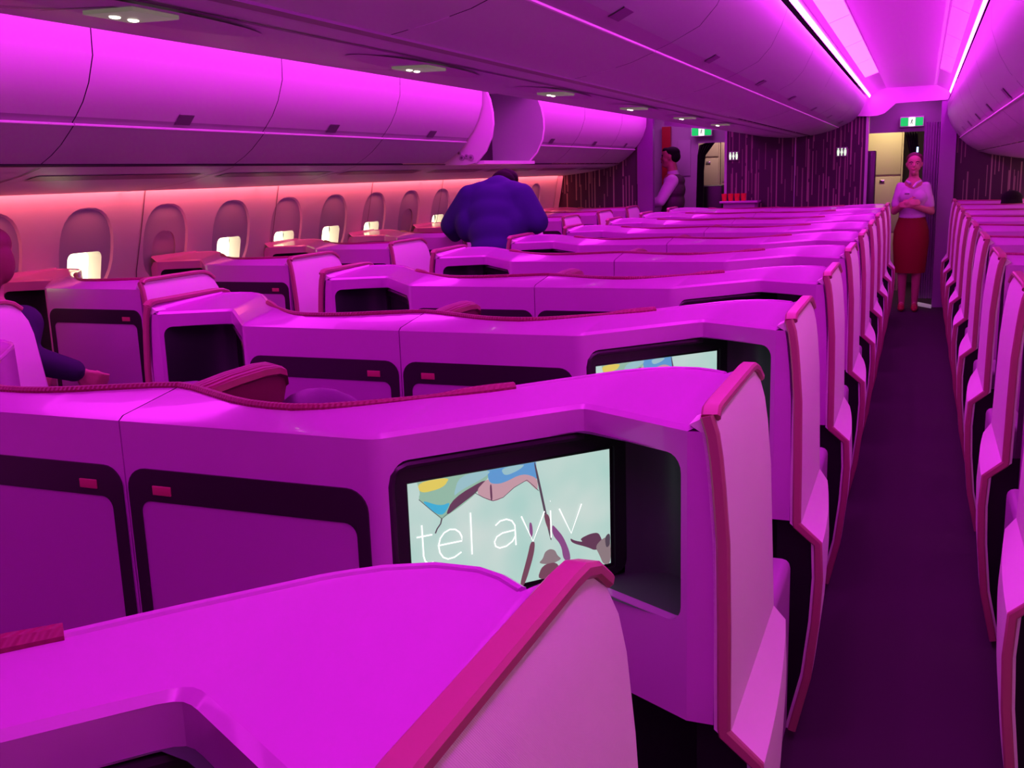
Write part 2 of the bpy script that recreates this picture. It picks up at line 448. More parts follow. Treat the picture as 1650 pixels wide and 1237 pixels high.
# ---- lit travel picture on the two monitors nearest the camera
PIC = {'bg': (.60, .76, .70), 'bgr': (.72, .76, .74), 'yellow': (.85, .68, .12), 'green': (.32, .55, .42), 'cyan': (.05, .48, .75), 'blue': (.12, .36, .72), 'maroon': (.14, .05, .10),
       'pink': (.62, .36, .42), 'lteal': (.35, .60, .66), 'pole': (.10, .07, .10), 'skin': (.20, .07, .11), 'hat': (.30, .22, .24), 'arm': (.28, .08, .26), 'white': (1, 1, 1)}
def pic_bg():
    m, N, L, b = new_mat('picture_sky')
    tc = N.new('ShaderNodeTexCoord'); mp = N.new('ShaderNodeMapping'); g = N.new('ShaderNodeTexNoise'); g.inputs['Scale'].default_value = 6
    L.new(tc.outputs['Object'], mp.inputs[0]); L.new(mp.outputs[0], g.inputs['Vector'])
    r = N.new('ShaderNodeValToRGB'); r.color_ramp.elements[0].position = .35; r.color_ramp.elements[1].position = .65
    r.color_ramp.elements[0].color = (.42, .66, .60, 1); r.color_ramp.elements[1].color = (.66, .74, .70, 1)
    L.new(g.outputs['Fac'], r.inputs[0]); L.new(r.outputs[0], b.inputs['Emission Color']); b.inputs['Emission Strength'].default_value = .95
    b.inputs['Base Color'].default_value = (.02, .02, .02, 1); b.inputs['Roughness'].default_value = .15
    return m
PM = {k: emat('picture_' + k, v, 1.25 if k == 'white' else .85, (.02, .02, .02)) for k, v in PIC.items()}
PM['bg'] = pic_bg(); PK = list(PM)
SHAPES = [
 ('green', [(.069,1.099),(.069,1.099),(.150,1.099),(.216,1.099),(.216,1.099),(.209,1.087),(.184,1.060),(.150,1.040),(.118,1.026),(.112,1.023),(.112,1.023),(.090,1.046),(.071,1.067),(.071,1.067),(.074,1.080)]),
 ('blue', [(.206,1.099),(.206,1.099),(.306,1.099),(.306,1.099),(.309,1.060),(.285,1.078),(.240,1.060),(.208,1.074)]),
 ('yellow', [(.069,1.099),(.134,1.099),(.119,1.081),(.074,1.077)]),
 ('green', [(.072,1.077),(.119,1.081),(.132,1.099),(.172,1.099),(.136,1.055),(.111,1.048),(.071,1.068)]),
 ('lteal', [(.150,1.099),(.216,1.099),(.200,1.086),(.150,1.070),(.136,1.060)]),
 ('cyan', [(.071,1.068),(.111,1.048),(.133,1.053),(.112,1.025)]),
 ('maroon', [(.136,1.059),(.208,1.086),(.184,1.062),(.150,1.044),(.118,1.026)]),
 ('blue', [(.215,1.099),(.303,1.099),(.307,1.073),(.277,1.082),(.234,1.069),(.209,1.070)]),
 ('lteal', [(.232,1.099),(.285,1.099),(.270,1.089),(.240,1.082)]),
 ('pink', [(.206,1.085),(.211,1.073),(.234,1.069),(.277,1.082),(.308,1.068),(.308,1.043),(.300,1.050),(.285,1.067),(.270,1.063),(.255,1.056),(.229,1.039),(.210,1.039),(.178,1.062)]),
 ('maroon', [(.209,1.070),(.213,1.073),(.214,1.041),(.210,1.040)]),
 ('pole', [(.300,1.099),(.305,1.099),(.336,.940),(.331,.941)]),
 ('skin', [(.319,.995),(.330,.993),(.336,.959),(.328,.962),(.322,.978)]),
 ('arm', [(.336,.972),(.345,.962),(.360,.942),(.373,.910),(.375,.890),(.359,.895),(.355,.926),(.336,.951)]),
 ('skin', [(.289,.946),(.299,.945),(.295,.918),(.274,.862),(.262,.862),(.282,.920)]),
 ('arm', [(.287,.985),(.293,.983),(.295,.960),(.288,.950)]),
 ('hat', [(.304,.900),(.314,.907),(.319,.920),(.330,.924),(.341,.919),(.346,.907),(.356,.898),(.330,.892)]),
 ('skin', [(.312,.895),(.346,.895),(.352,.866),(.300,.866)]),
 ('maroon', [(.374,.937),(.384,.930),(.403,.923),(.396,.931),(.419,.937),(.438,.936),(.445,.921),(.450,.905),(.430,.900),(.414,.910),(.378,.926)]),
 ('hat', [(.430,.908),(.445,.921),(.464,.924),(.466,.880),(.462,.866),(.448,.868),(.440,.888)]), ('pole', [(.452,.922),(.460,.930),(.465,.926),(.464,.905),(.455,.900)]),
]
LET = [[(.073,1.020),(.0735,.962),(.076,.952),(.082,.946),(.092,.947)], [(.062,.999),(.092,.999)],
 [(.103,.976),(.149,.976),(.149,.984),(.145,.993),(.137,1.0),(.126,1.002),(.115,.998),(.107,.989),(.103,.976),(.105,.962),(.111,.952),(.120,.947),(.133,.948),(.147,.955)],
 [(.168,1.026),(.168,.946)],
 [(.217,.992),(.227,.999),(.240,1.0),(.251,.995),(.257,.985),(.258,.946)], [(.257,.976),(.231,.975),(.219,.970),(.214,.961),(.216,.952),(.224,.947),(.238,.948),(.251,.955),(.257,.964)],
 [(.271,1.0),(.294,.946),(.320,1.001)], [(.333,1.0),(.333,.946)], [(.352,1.0),(.377,.946),(.401,1.001)], [(.3325,1.0185),(.3335,1.0185)]]
def strokes(mb, lines, w, d, mi):
    for ln in lines:
        L_, R_ = [], []
        for i, p in enumerate(ln):
            a = Vector(ln[max(i-1, 0)]); b = Vector(ln[min(i+1, len(ln)-1)]); t = (b - a).normalized(); n = Vector((-t.y, t.x))
            L_.append(mon(p[0] + n.x*w, p[1] + n.y*w, d)); R_.append(mon(p[0] - n.x*w, p[1] - n.y*w, d))
        mb.loft([L_, R_], mi=mi)
def add_picture(root):
    scr = [g for c in root.children for g in c.children if g.name.startswith('screen')][0]
    mo = scr.parent
    mb = MB()
    mb.poly([(.051, .866), (.467, .866), (.467, 1.099), (.051, 1.099)], [], lambda a, z, d: mon(a, z, .0185), mi=PK.index('bg'))
    def soft(P):
        for _ in range(2):
            Q = []
            for i in range(len(P)):
                a, b = P[i], P[(i+1) % len(P)]
                Q += [(a[0]*.78 + b[0]*.22, a[1]*.78 + b[1]*.22), (a[0]*.22 + b[0]*.78, a[1]*.22 + b[1]*.78)]
            P = Q
        return P
    for i, (c, sh) in enumerate(SHAPES):
        sh = soft(sh)
        mb.poly(sh, [], lambda a, z, d: mon(a, z, .0180 - i*.00012), mi=PK.index(c))
    strokes(mb, LET, .0014, .0155, PK.index('white'))
    strokes(mb, [[(.112,1.026),(.109,1.016),(.102,1.008),(.098,1.000)]], .0013, .0156, PK.index('pole')); strokes(mb, [[(.070,1.068),(.090,1.047),(.112,1.025),(.135,1.040),(.160,1.055),(.185,1.066)], [(.178,1.062),(.195,1.050),(.214,1.040),(.235,1.043),(.258,1.058),(.285,1.068),(.298,1.055),(.309,1.043)]], .0006, .0157, PK.index('pole'))
    p = mb.build('travel_picture', [PM[k] for k in PK], mo, fix=False)
    p['label'] = 'lit picture of a waved flag over a crowd with thin white words tel aviv'
for k in (1, 2): add_picture(suites[(k, 1)])

# ------------------------------------------------------------------ cabin shell
def extrude(sec, y0, y1, mi=0, mb=None, n=1):
    mb = mb or MB()
    mb.loft([[(x, lerp(y0, y1, i/n), z) for x, z in sec] for i in range(n + 1)], mi=mi); return mb
Y0, YB, YL = -3.0, 12.4, 11.8
mb = MB(); mb.box((-4.4, Y0, -.06), (1.6, 16.0, 0.0)); struct(mb.build('floor', M['carpet']))
# left side wall with oval window openings
WSEC = [(0, .0), (.35, -.0), (.9, .0), (1.15, 0.005), (1.35, .045), (1.66, .10)]
def wall_fn(side):
    def fn(a, z, d):
        off = interp(WSEC, z); x = -4.205 + off - (-d if d else 0)
        return (x if side < 0 else -2.772 - x, a, z)
    return fn
WIN_Y = [2.97 + .625*i for i in range(14)]
def oval(cy, cz, ry, rz, n=28, p=2.5):
    out = []
    for k in range(n):
        a = 2*math.pi*k/n; c, s_ = math.cos(a), math.sin(a)
        out.append((cy + ry*math.copysign(abs(c)**(2/p), c), cz + rz*math.copysign(abs(s_)**(2/p), s_)))
    return out
mb = MB()
outer = [(Y0, 0), (YL, 0), (YL, 1.66), (Y0, 1.66)]
bm_ = MB()
for (a0, a1) in [(Y0, WIN_Y[0] - .3125)] + [(y - .3125, y + .3125) for y in WIN_Y] + [(WIN_Y[-1] + .3125, 12.4)]:
    hs = [oval(y, 1.30, .195, .228) for y in WIN_Y if a0 < y < a1]
    # cut horizontally by building bands
    def fnw(b, a, d): return wall_fn(-1)(a, b, 0)
    mb.poly([(0, a0), (0, a1), (1.66, a1), (1.66, a0)], [[(z, y) for y, z in h] for h in hs], fnw, cuts=(1.0, 1.15, 1.25, 1.35, 1.5))
struct(mb.build('wall_left', M['wall'], angle=50))
mb = MB(); mb.loft([[(-2.772 + 4.205 - interp(WSEC, z), y, z) for z in (0, .9, 1.15, 1.35, 1.66)] for y in (Y0, YB)]); struct(mb.build('wall_right', M['wall']))
# thin vertical joints between side-wall panels
for i, y in enumerate((2.03, 3.34, 4.65, 5.96, 7.27, 8.58, 9.89)):
    mb = MB(); mb.loft([[(-4.205 + interp(WSEC, z) + .003, y + (1.66 - z)*-.10, z), (-4.205 + interp(WSEC, z) + .003, y + .008 + (1.66 - z)*-.10, z)] for z in (.85, 1.15, 1.35, 1.62)])
    struct(mb.build('trim_%d' % (i + 1), M['latch']))
# windows
def make_window(open_):
    r = empty('window'); fx = lambda z, d: interp(WSEC, 1.30 + z) - d
    o0 = oval(0, 0, .195, .228); o1 = oval(0, 0, .188, .220)
    mb = MB(); mb.loft([[(fx(z, 0), y, z) for y, z in o0], [(fx(z, .014), y, z) for y, z in o1]], True); mb.build('frame', M['wall'], r)
    if open_: hole = rrect(-.122, -.185, .122, -.010, .035, corners=(1, 1, 1, 1))
    else: hole = oval(0, -.06, .105, .13)
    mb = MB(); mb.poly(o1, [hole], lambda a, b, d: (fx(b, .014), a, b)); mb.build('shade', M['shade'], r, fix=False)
    if open_:
        mb = MB(); mb.loft([[(fx(z, .014), y, z) for y, z in hole], [(fx(z, .016) - .075, y*.86, z*.98 - .004) for y, z in hole]], True); mb.build('reveal', M['wall'], r, fix=False)
        mb = MB(); mb.box((-.10, -.13, -.20), (-.088, .13, 0)); mb.build('pane', E_['pane'], r)
    else:
        mb = MB(); mb.poly(hole, [], lambda a, b, d: (fx(b, .026), a, b)); mb.loft([[(fx(z, .014), y, z) for y, z in hole], [(fx(z, .026), y, z) for y, z in hole]], True); mb.build('blind', M['reveal'], r, fix=False)
    return r
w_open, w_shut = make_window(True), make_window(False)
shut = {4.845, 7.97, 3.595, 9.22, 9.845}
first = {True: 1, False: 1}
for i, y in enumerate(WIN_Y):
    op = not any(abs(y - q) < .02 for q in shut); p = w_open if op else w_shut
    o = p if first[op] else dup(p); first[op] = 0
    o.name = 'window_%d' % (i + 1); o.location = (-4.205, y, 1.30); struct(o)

# ceiling trough over the right aisle
CE = [(-.58, 2.37), (-.56, 2.40), (-.53, 2.405)]
mb = MB(); extrude([(-.60, 2.37), (-.53, 2.405)], Y0, YB, mb=mb); extrude([(-.415, 2.447), (.105, 2.447)], Y0, YB, mb=mb)
extrude([(.20, 2.395), (.235, 2.375)], Y0, YB, mb=mb)
extrude([(-.53, 2.405), (-.415, 2.447)], 10.2, YB, mb=mb); extrude([(.105, 2.447), (.20, 2.395)], 10.2, YB, mb=mb)
# ceiling over the left aisle, closing the tube
extrude([(-2.20, 2.36), (-2.30, 2.40), (-2.36, 2.447), (-2.88, 2.447), (-2.95, 2.40), (-3.06, 2.33)], Y0, YB, mb=mb)
struct(mb.build('ceiling', M['ceil'], fix=False))
def strip(name, sec, y0, y1, mat, label, flip=False):
    mb = extrude(sec, y0, y1)
    if flip: mb.f = [f[::-1] for f in mb.f]
    o = mb.build(name, mat, fix=False); tag(o, label, 'light'); return o
strip('cove_light', [(-.585, 2.345), (-.572, 2.372)], -.4, YB - .1, E_['cove3'], 'thin magenta light edge under the left side of the aisle ceiling')
strip('cove_light', [(.245, 2.345), (.232, 2.368)], -.4, YB - .1, E_['cove3'], 'thin magenta light edge under the right side of the aisle ceiling')
strip('cove_light', [(-.53, 2.405), (-.415, 2.447)], -.4, 10.2, E_['cove'], 'long pink-white light strip in the left edge of the aisle ceiling')
strip('cove_light', [(.105, 2.447), (.20, 2.395)], -.4, 10.2, emat('cove_right', (1, .02, 1), 3.2), 'long magenta light strip in the right edge of the aisle ceiling')
strip('cove_light', [(-2.86, 2.440), (-2.40, 2.440)], Y0, YL, E_['cove2'], 'magenta light over the far left aisle, hidden behind the centre lockers')
strip('sidewall_light', [(-4.052, 1.626), (-4.082, 1.634)], Y0, YL, E_['coral'], 'coral light line along the top of the left window wall')
strip('sidewall_light', [(1.280, 1.626), (1.31, 1.634)], Y0, YB, E_['coralr'], 'coral light line along the top of the right window wall')
mb = MB(); extrude([(-.415, 2.445), (-.412, 2.4435)], Y0, 10.2, mb=mb); extrude([(.100, 2.444), (.107, 2.442)], Y0, 10.2, mb=mb)
struct(mb.build('trim_20', M['lip'], fix=False))
mb = MB()
for y in [1.0 + 1.3*i for i in range(8)]: mb.add([(.107, y, 2.443), (.198, y, 2.393), (.198, y + .012, 2.393), (.107, y + .012, 2.443)], [range(4)]); mb.add([(-.527, y, 2.403), (-.418, y, 2.443), (-.418, y + .012, 2.443), (-.527, y + .012, 2.403)], [range(4)])
struct(mb.build('trim_21', M['latch'], fix=False))

# ------------------------------------------------------------------ overhead lockers
def locker(name, sections, y0, y1, parts):
    r = empty(name, (0, (y0 + y1)/2, 0)); g = .006
    return r
LDOOR = [(-3.03, 2.325), (-3.005, 2.28), (-2.995, 2.237), (-3.0, 2.13), (-3.035, 2.03), (-3.075, 1.96), (-3.12, 1.906)]
LGRIP = [(-3.12, 1.906), (-3.140, 1.886), (-3.143, 1.872)]
LLOW = [(-3.135, 1.874), (-3.16, 1.850), (-3.215, 1.80), (-3.27, 1.762), (-3.33, 1.730)]
CDOOR = [(-.618, 2.345), (-.645, 2.27), (-.69, 2.18), (-.75, 2.115), (-.85, 2.067)]
CGRIP = [(-.85, 2.067), (-.885, 2.053), (-.915, 2.043)]
CLOW = [(-.912, 2.040), (-1.0, 2.008), (-1.10, 1.985), (-1.215, 1.966)]
def make_locker(door, grip, low, length, hx, mirror=0, dmat=None):
    dmat = dmat or M['bin']
    """closed locker, local y 0..length"""
    def mx(sec): return [(-2.772 - x, z) for x, z in sec] if mirror else sec
    r = empty("overhead_locker"); g = .003
    d = extrude(mx(door), g, length - g).build('door', dmat, r, angle=60)
    extrude(mx(grip), g, length - g).build('grip', M['grip'], r, angle=60)
    lp = mx([low[0]])[0]; mb = MB(); mb.tube([(lp[0], g, lp[1] + .002), (lp[0], length - g, lp[1] + .002)], .0055, 6); mb.build('lip', M['lip'], r)
    extrude(mx(low), g, length - g).build('base', M['binlow'], r, angle=60)
    # latch set across the lower edge of the door
    a, b = Vector(mx(door)[-2]), Vector(mx(door)[-1]); dr = (a - b).normalized(); n = Vector((dr.y, -dr.x))
    if (n.x < 0) != bool(mirror and 1) and mirror: n = -n
    if not mirror and n.x < 0: n = -n
    p0, p1 = b - dr*.012 + n*.004, b + dr*.042 + n*.004
    mb = MB(); h = .05
    q0, q1 = b - dr*.012 - n*.004, b + dr*.042 - n*.004
    mb.loft([[(p.x, length/2 - h + sk, p.y), (p.x, length/2 + h + sk, p.y)] for p, sk in ((q0, 0), (p0, 0), (p1, 0), (q1, 0))], False)
    mb.build('latch', M['latch'], r)
    return r
lockL = make_locker(LDOOR, LGRIP, LLOW, 1.26, 0)
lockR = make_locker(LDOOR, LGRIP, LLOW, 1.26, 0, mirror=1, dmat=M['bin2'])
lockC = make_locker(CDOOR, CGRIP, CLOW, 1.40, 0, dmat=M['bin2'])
LB = [(.66, 1.92), (1.92, 3.18), (3.18, 4.45), (4.45, 5.70), (5.70, 6.97), (8.12, 9.42), (9.42, 10.72), (10.72, 11.76)]
for i, (a, b) in enumerate(LB):
    o = lockL if i == 0 else dup(lockL); o.location = (0, a, 0); o.scale = (1, (b - a)/1.26, 1)
    tag(o, 'closed magenta-lit overhead locker above left windows, %s before the open one' % ['fifth', 'fourth', 'third', 'second', 'first'][i] if i < 5 else
        'closed magenta-lit overhead locker above left windows, %s past the open one' % ORD[i - 5], 'overhead locker', 'overhead lockers along the left wall')
RB = [(2.0 + 1.3*i, 3.3 + 1.3*i) for i in range(8)]
for i, (a, b) in enumerate(RB):
    o = lockR if i == 0 else dup(lockR); o.location = (0, a, 0); o.scale = (1, 1.3/1.26, 1)
    tag(o, 'closed purple overhead locker on the right wall, %s counting back from the bulkhead' % ORD[7 - i], 'overhead locker', 'overhead lockers along the right wall')
CB = [(-.72, .7), (.7, 2.28), (2.28, 3.70), (3.70, 5.08), (5.08, 6.48), (6.48, 7.95), (7.95, 9.45), (9.45, 10.9), (10.9, 12.38)]
for i, (a, b) in enumerate(CB[1:]):
    o = lockC if i == 0 else dup(lockC); o.location = (0, a, 0); o.scale = (1, (b - a)/1.40, 1)
    tag(o, 'closed centre overhead locker facing the right aisle, %s counting back from the bulkhead' % ORD[7 - i], 'overhead locker', 'centre overhead lockers facing the right aisle')
# open locker: protruding end panels, bright shelf, dark back sheet for the interior's shade
r = empty('overhead_locker', (0, 7.0, 0))
ARC = [(-2.985, 2.245), (-2.955, 2.17), (-2.937, 2.08), (-2.934, 2.0), (-2.95, 1.91), (-3.0, 1.81), (-3.085, 1.725), (-3.16, 1.712), (-3.33, 1.722)]
BACK = [(-3.70, 1.74), (-3.70, 2.30), (-3.1, 2.42)]
for y, nm in ((0.0, 'end_panel'), (1.085, 'end_panel')):
    pts = ARC + BACK; mb = MB()
    mb.loft([[(x, y, z) for x, z in pts], [(x, y + .018, z) for x, z in pts]], True, True)
    e = mb.build(nm, M['bin'] if y == 0 else M['bin2'], r)  # far panel takes the darker white as interior shade
    mb = MB(); mb.tube([(x, y + .009, z) for x, z in ARC[:7]], .010, 6); mb.build('edge_bead', M['lip'], e)
mb = MB()
for dx, dz, rr in ((-3.19, 1.765, .022), (-3.15, 1.775, .016), (-3.115, 1.765, .022), (-3.21, 1.80, .014)):
    mb.tube([(dx, -.012, dz), (dx, .004, dz)], rr, 14)
    mb.tube([(dx, -.016, dz), (dx, -.008, dz)], rr*.45, 10, mi=1)
mb.build('hinge_bolts', [M['grip'], M['latch']], r)
mb = MB(); mb.box((-3.70, .018, 1.715), (-3.02, 1.085, 1.74)); mb.build('shelf', M['lip'], r)
mb = MB(); mb.box((-3.42, .018, 1.74), (-3.40, 1.085, 2.30)); mb.build('back_panel', M['gap'], r)  # set forward and coloured dark to show the shaded interior
mb = MB(); mb.box((-3.70, .018, 2.30), (-3.0, 1.085, 2.32)); mb.build('top_panel', M['bin'], r)
tag(r, 'open empty overhead locker above left windows with its end panels showing', 'overhead locker')

# fixed underside of the lockers (service channels)
mb = MB(); extrude([(-3.33, 1.724), (-3.345, 1.718)], Y0, YL, 1, mb); extrude([(-3.345, 1.718), (-3.44, 1.690), (-3.70, 1.640)], Y0, YL, 0, mb); extrude([(-3.70, 1.640), (-3.90, 1.618), (-4.05, 1.606), (-4.05, 1.625)], Y0, YL, 0, mb)
struct(mb.build('trim_8', [M['binlow'], M['gap']], fix=False))
mb = MB()
for a, b in LB[1:] + [(6.995, 8.12)]:
    mb.loft([[(-3.46, y, 1.6825), (-3.55, y, 1.6645)] for y in (a + .10, b - .10)])
struct(mb.build('trim_9', M['latch'], fix=False))
mb = MB()
for a, b in LB[1:]:
    mb.loft([[(x, a, z - .002), (x, a + .012, z - .002)] for x, z in ((-3.345, 1.716), (-3.44, 1.689), (-3.70, 1.639), (-3.90, 1.617), (-4.11, 1.604))])
struct(mb.build('trim_10', M['latch'], fix=False))
mb = MB(); extrude([(-2.772 + 3.33, 1.724), (-2.772 + 3.44, 1.690), (-2.772 + 3.70, 1.640), (-2.772 + 4.05, 1.606), (-2.772+4.05, 1.625)], Y0, YB, 0, mb); struct(mb.build('trim_11', M['binlow'], fix=False))
CU = [(-1.262, 1.966), (-1.386, 1.952), (-1.55, 1.956), (-1.755, 1.978), (-1.94, 2.015), (-2.06, 2.08), (-2.14, 2.18), (-2.18, 2.30), (-2.20, 2.40)]
mb = MB(); extrude([(-1.215, 1.966), (-1.222, 1.990), (-1.245, 1.990)], Y0, YB, 1, mb); extrude([(-1.245, 1.968), (-1.262, 1.962)], Y0, YB, 2, mb); extrude(CU, Y0, YB, 0, mb)
struct(mb.build('trim_12', [M['binlow'], M['gap'], M['greyrail']], fix=False, angle=60))
mb = MB(); extrude([(-1.335, 1.9555), (-1.345, 1.9545)], Y0, YB, 0, mb)
for y in (.2, 1.55, 2.9, 4.25, 5.6, 6.95, 8.3, 9.65, 11.0):
    mb.loft([[(x, y + sk, z - .0025), (x, y + .012 + sk, z - .0025)] for x, z, sk in ((-1.40, 1.952, 0), (-1.55, 1.956, -.03), (-1.755, 1.978, -.10), (-1.94, 2.015, -.2))])
struct(mb.build('trim_13', M['latch'], fix=False))
def reading_panel():
    r = empty('reading_light_panel')
    mb = MB(); o = oval(0, 0, .40, .085, p=2.2)
    mb.poly([(a, b) for a, b in o], [], lambda a, b, d: (b, a, .0)); mb.build('recess', pmat('recess_mauve', (.56, .52, .56), .5), r)
    mb = MB(); mb.box((-.06, -.065, -.008), (.06, .065, .004), bev=.002); p = mb.build('plate', M['psu'], r)
    for y in (-.022, .028):
        mb = MB(); mb.ball((-.022, y, -.009), (.009, .013, .003), 12, 6); mb.build('lamp', E_['ledw'], p)
    return r
rp = reading_panel()
for i, y in enumerate((1.63, 2.85, 4.10, 5.35, 6.6, 7.85)):
    o = rp if i == 0 else dup(rp); o.location = (-1.43, y, 1.9512); o.rotation_euler = (0, math.radians(1.4), 0)
    tag(o, 'grey reading light panel with lit lamps under the centre lockers, %s from the camera' % ORD[i], 'reading light', 'reading light panels under the centre lockers')

# ------------------------------------------------------------------ forward end of the cabin
def slab(name, pts, y, mat, th=.04):
    mb = MB(); mb.loft([[(x, y, z) for x, z in pts], [(x, y + th, z) for x, z in pts]], True, False)
    mb.poly(pts, [], lambda a, b, d: (a, y, b)); mb.poly(pts, [], lambda a, b, d: (a, y + th, b))
    return struct(mb.build(name, mat))
slab('wall_front_centre', [(-2.18, 0), (-.60, 0), (-.60, 2.20), (-2.18, 2.20)], YB, M['streak'])
for i, x in enumerate((-2.205, -1.392, -.615)):
    mb = MB(); mb.box((x, YB - .012, 0), (x + (.03 if i != 1 else .008), YB + .05, 2.15)); struct(mb.build('trim_%d' % (14 + i), M['lilac']))
slab('wall_front_left', [(-4.19, 0), (-3.09, 0), (-3.09, 2.45), (-4.19, 2.45)], YL + .02, M['streak'])
mb = MB(); mb.box((-3.115, YL - .015, 0), (-2.93, YL + .07, 2.45)); struct(mb.build('trim_17', M['plum']))
mb = MB(); mb.loft([[(-4.20 + interp(WSEC, z), YL, z), (-4.13 + interp(WSEC, z), YL - .012, z)] for z in (.9, 1.15, 1.35, 1.6)]); struct(mb.build('trim_18', M['lilac'], fix=False))
slab('wall_front_right', [(.32, 0), (1.43, 0), (1.43, 2.45), (.32, 2.45)], YB, M['streak'])
mb = MB(); mb.box((.165, YB - .03, 0), (.33, YB + .07, 2.45)); struct(mb.build('trim_19', pmat('violet_post', (.34, .16, .40), .4)))
# magenta drop panel ending the aisle ceiling
slab('wall_front_header', [(-.87, 2.165), (-.60, 2.150), (-.50, 2.150), (-.42, 2.175), (-.31, 2.275), (.22, 2.285), (.30, 2.46), (-.70, 2.46)], YB - .05, M['ceil'])
slab('wall_front_header_left', [(-2.94, 2.16), (-2.05, 2.05), (-2.05, 2.46), (-2.94, 2.46)], YB, M['lilac'])
# galley and vestibule beyond
slab('wall_vestibule_header', [(-.62, 1.985), (.20, 1.985), (.20, 2.36), (-.62, 2.36)], 13.24, M['lilac'])
slab('wall_vestibule_header_left', [(-2.70, 1.955), (-2.10, 1.955), (-2.10, 2.36), (-2.70, 2.36)], 13.24, M['lilac'])
slab('wall_vestibule_left', [(-3.30, 0), (-2.70, 0), (-2.70, 2.36), (-3.30, 2.36)], 13.28, M['lilac'])
mb = MB(); mb.box((-3.16, 13.2, 0), (-3.05, 13.26, 2.18)); struct(mb.build('wall_red_panel', M['red']))
mb = MB(); mb.box((-2.97, 13.268, 1.55), (-2.80, 13.275, 2.0), bev=.003); struct(mb.build('trim_22', M['lilac']))
mb = MB(); mb.box((-4.3, 15.0, 0), (1.5, 15.1, 2.6)); struct(mb.build('wall_front_far', pmat('far_wall', (.12, .08, .10), .7)))
mb = MB(); mb.box((-4.3, YB, 2.45), (1.5, 15.0, 2.5)); struct(mb.build('ceiling_vestibule', M['ceil']))
mb = MB(); mb.add([(.014, 12.69, .02), (.17, 12.44, .02), (.16, 12.27, .02), (.012, 12.48, .02), (.014, 12.69, 0), (.17, 12.44, 0), (.16, 12.27, 0), (.012, 12.48, 0)], [(0, 1, 2, 3), (4, 5, 6, 7), (0, 1, 5, 4), (1, 2, 6, 5), (2, 3, 7, 6), (3, 0, 4, 7)]); struct(mb.build('trim_23', E_['sill']))
def cabinet(x0, x1, y, zs, label, mat=None):
    r = empty('galley_cabinet', ((x0 + x1)/2, y, 0)); w = (x1 - x0)/2
    mb = MB(); mb.box((-w, 0, 0), (w, .5, 2.3)); mb.build('carcass', mat or M['beige'], r)
    for i in range(len(zs) - 1):
        mb = MB(); mb.box((-w + .02, -.018, zs[i] + .012), (w - .02, 0, zs[i+1] - .012), bev=.006); d = mb.build('door', mat or M['beige'], r)
        mb = MB(); mb.box((-.03 if i else -.05, -.03, zs[i+1] - .085), (.03 if i else .05, -.016, zs[i+1] - .05), bev=.004); mb.build('latch', M['steel'], d)
    tag(r, label, 'cabinet'); return r
cabinet(-.72, -.235, 14.0, [.05, .75, 1.47, 2.25], 'cream galley cabinet with steel latches seen through the right-hand doorway')
pinkb = pmat('galley_mauve_cream', (.50, .36, .33), .5)
cabinet(-2.86, -2.55, 14.0, [.05, 1.2, 1.78, 2.25], 'mauve-cream galley cabinet seen through the left-hand doorway, nearer the curtain', pinkb)
cabinet(-2.54, -2.25, 14.0, [.05, 1.44, 2.25], 'mauve-cream galley cabinet seen through the left-hand doorway, nearer the centre bulkhead', pinkb)
mb = MB(); mb.box((-2.76, 13.4, 0), (-2.40, 13.7, 1.42), bev=.02); tag(mb.build('galley_trolley', M['black']), 'black trolley standing in the left-hand doorway below the cream cabinets', 'trolley')
def curtain(name, pts, y, mat, label, folds=9, amp=.02):
    mb = MB(); rows = []
    for z, x0, x1 in pts:
        rows.append([(lerp(x0, x1, k/(folds*4)), y + amp*math.sin(k*math.pi/2), z) for k in range(folds*4 + 1)])
    mb.loft(rows); return tag(mb.build(name, mat, fix=False, angle=80), label, 'curtain')
curtain('galley_curtain', [(1.98, -.215, -.07), (1.80, -.17, -.06), (1.65, -.13, -.05), (1.45, -.09, -.03), (1.2, -.08, -.02), (.3, -.08, -.02)], 13.3, M['curtain'], 'black tied-back curtain in the right-hand doorway behind the crew woman', 5)
curtain('galley_curtain', [(1.955, -2.58, -2.46), (1.93, -2.66, -2.48), (1.80, -2.685, -2.58), (1.6, -2.69, -2.60), (1.2, -2.70, -2.60), (.3, -2.70, -2.60)], 13.15, M['curtain'], 'black tied-back curtain in the left-hand doorway under the exit sign', 5)
curtain('aisle_curtain', [(2.06, .0, .165), (1.2, .0, .165), (.08, .01, .165)], 12.55, M['lcurtain'], 'lilac pleated curtain gathered against the right post of the aisle', 6, .015)
mb = MB(); mb.box((-.598, 12.46, 0), (-.50, 12.62, 1.77), bev=.01); tag(mb.build('door_leaf', M['dark']), 'narrow dark door edge at the left side of the right-hand doorway', 'door')
mb = MB(); mb.box((-.075, 12.9, 1.74), (-.055, 12.92, 1.80), bev=.004); tag(mb.build('call_light', E_['blue']), 'small blue-white call light beside the black curtain of the right-hand doorway', 'light')
mb = MB(); mb.box((-2.185, 13.0, 1.52), (-2.17, 13.05, 1.80)); tag(mb.build('crew_panel', E_['blue'] if False else emat('blue_panel', (.2, .3, .8), .6)), 'slim blue-lit crew panel at the right side of the left-hand doorway', 'panel')
mb = MB(); mb.box((-.12, 12.42, 2.30), (-.02, 12.5, 2.36), bev=.01); mb.box((-.085, 12.36, 2.31), (-.06, 12.42, 2.42), bev=.008); tag(mb.build('ceiling_sensor', M['lip']), 'small white sensor hanging above the right-hand exit sign', 'sensor')

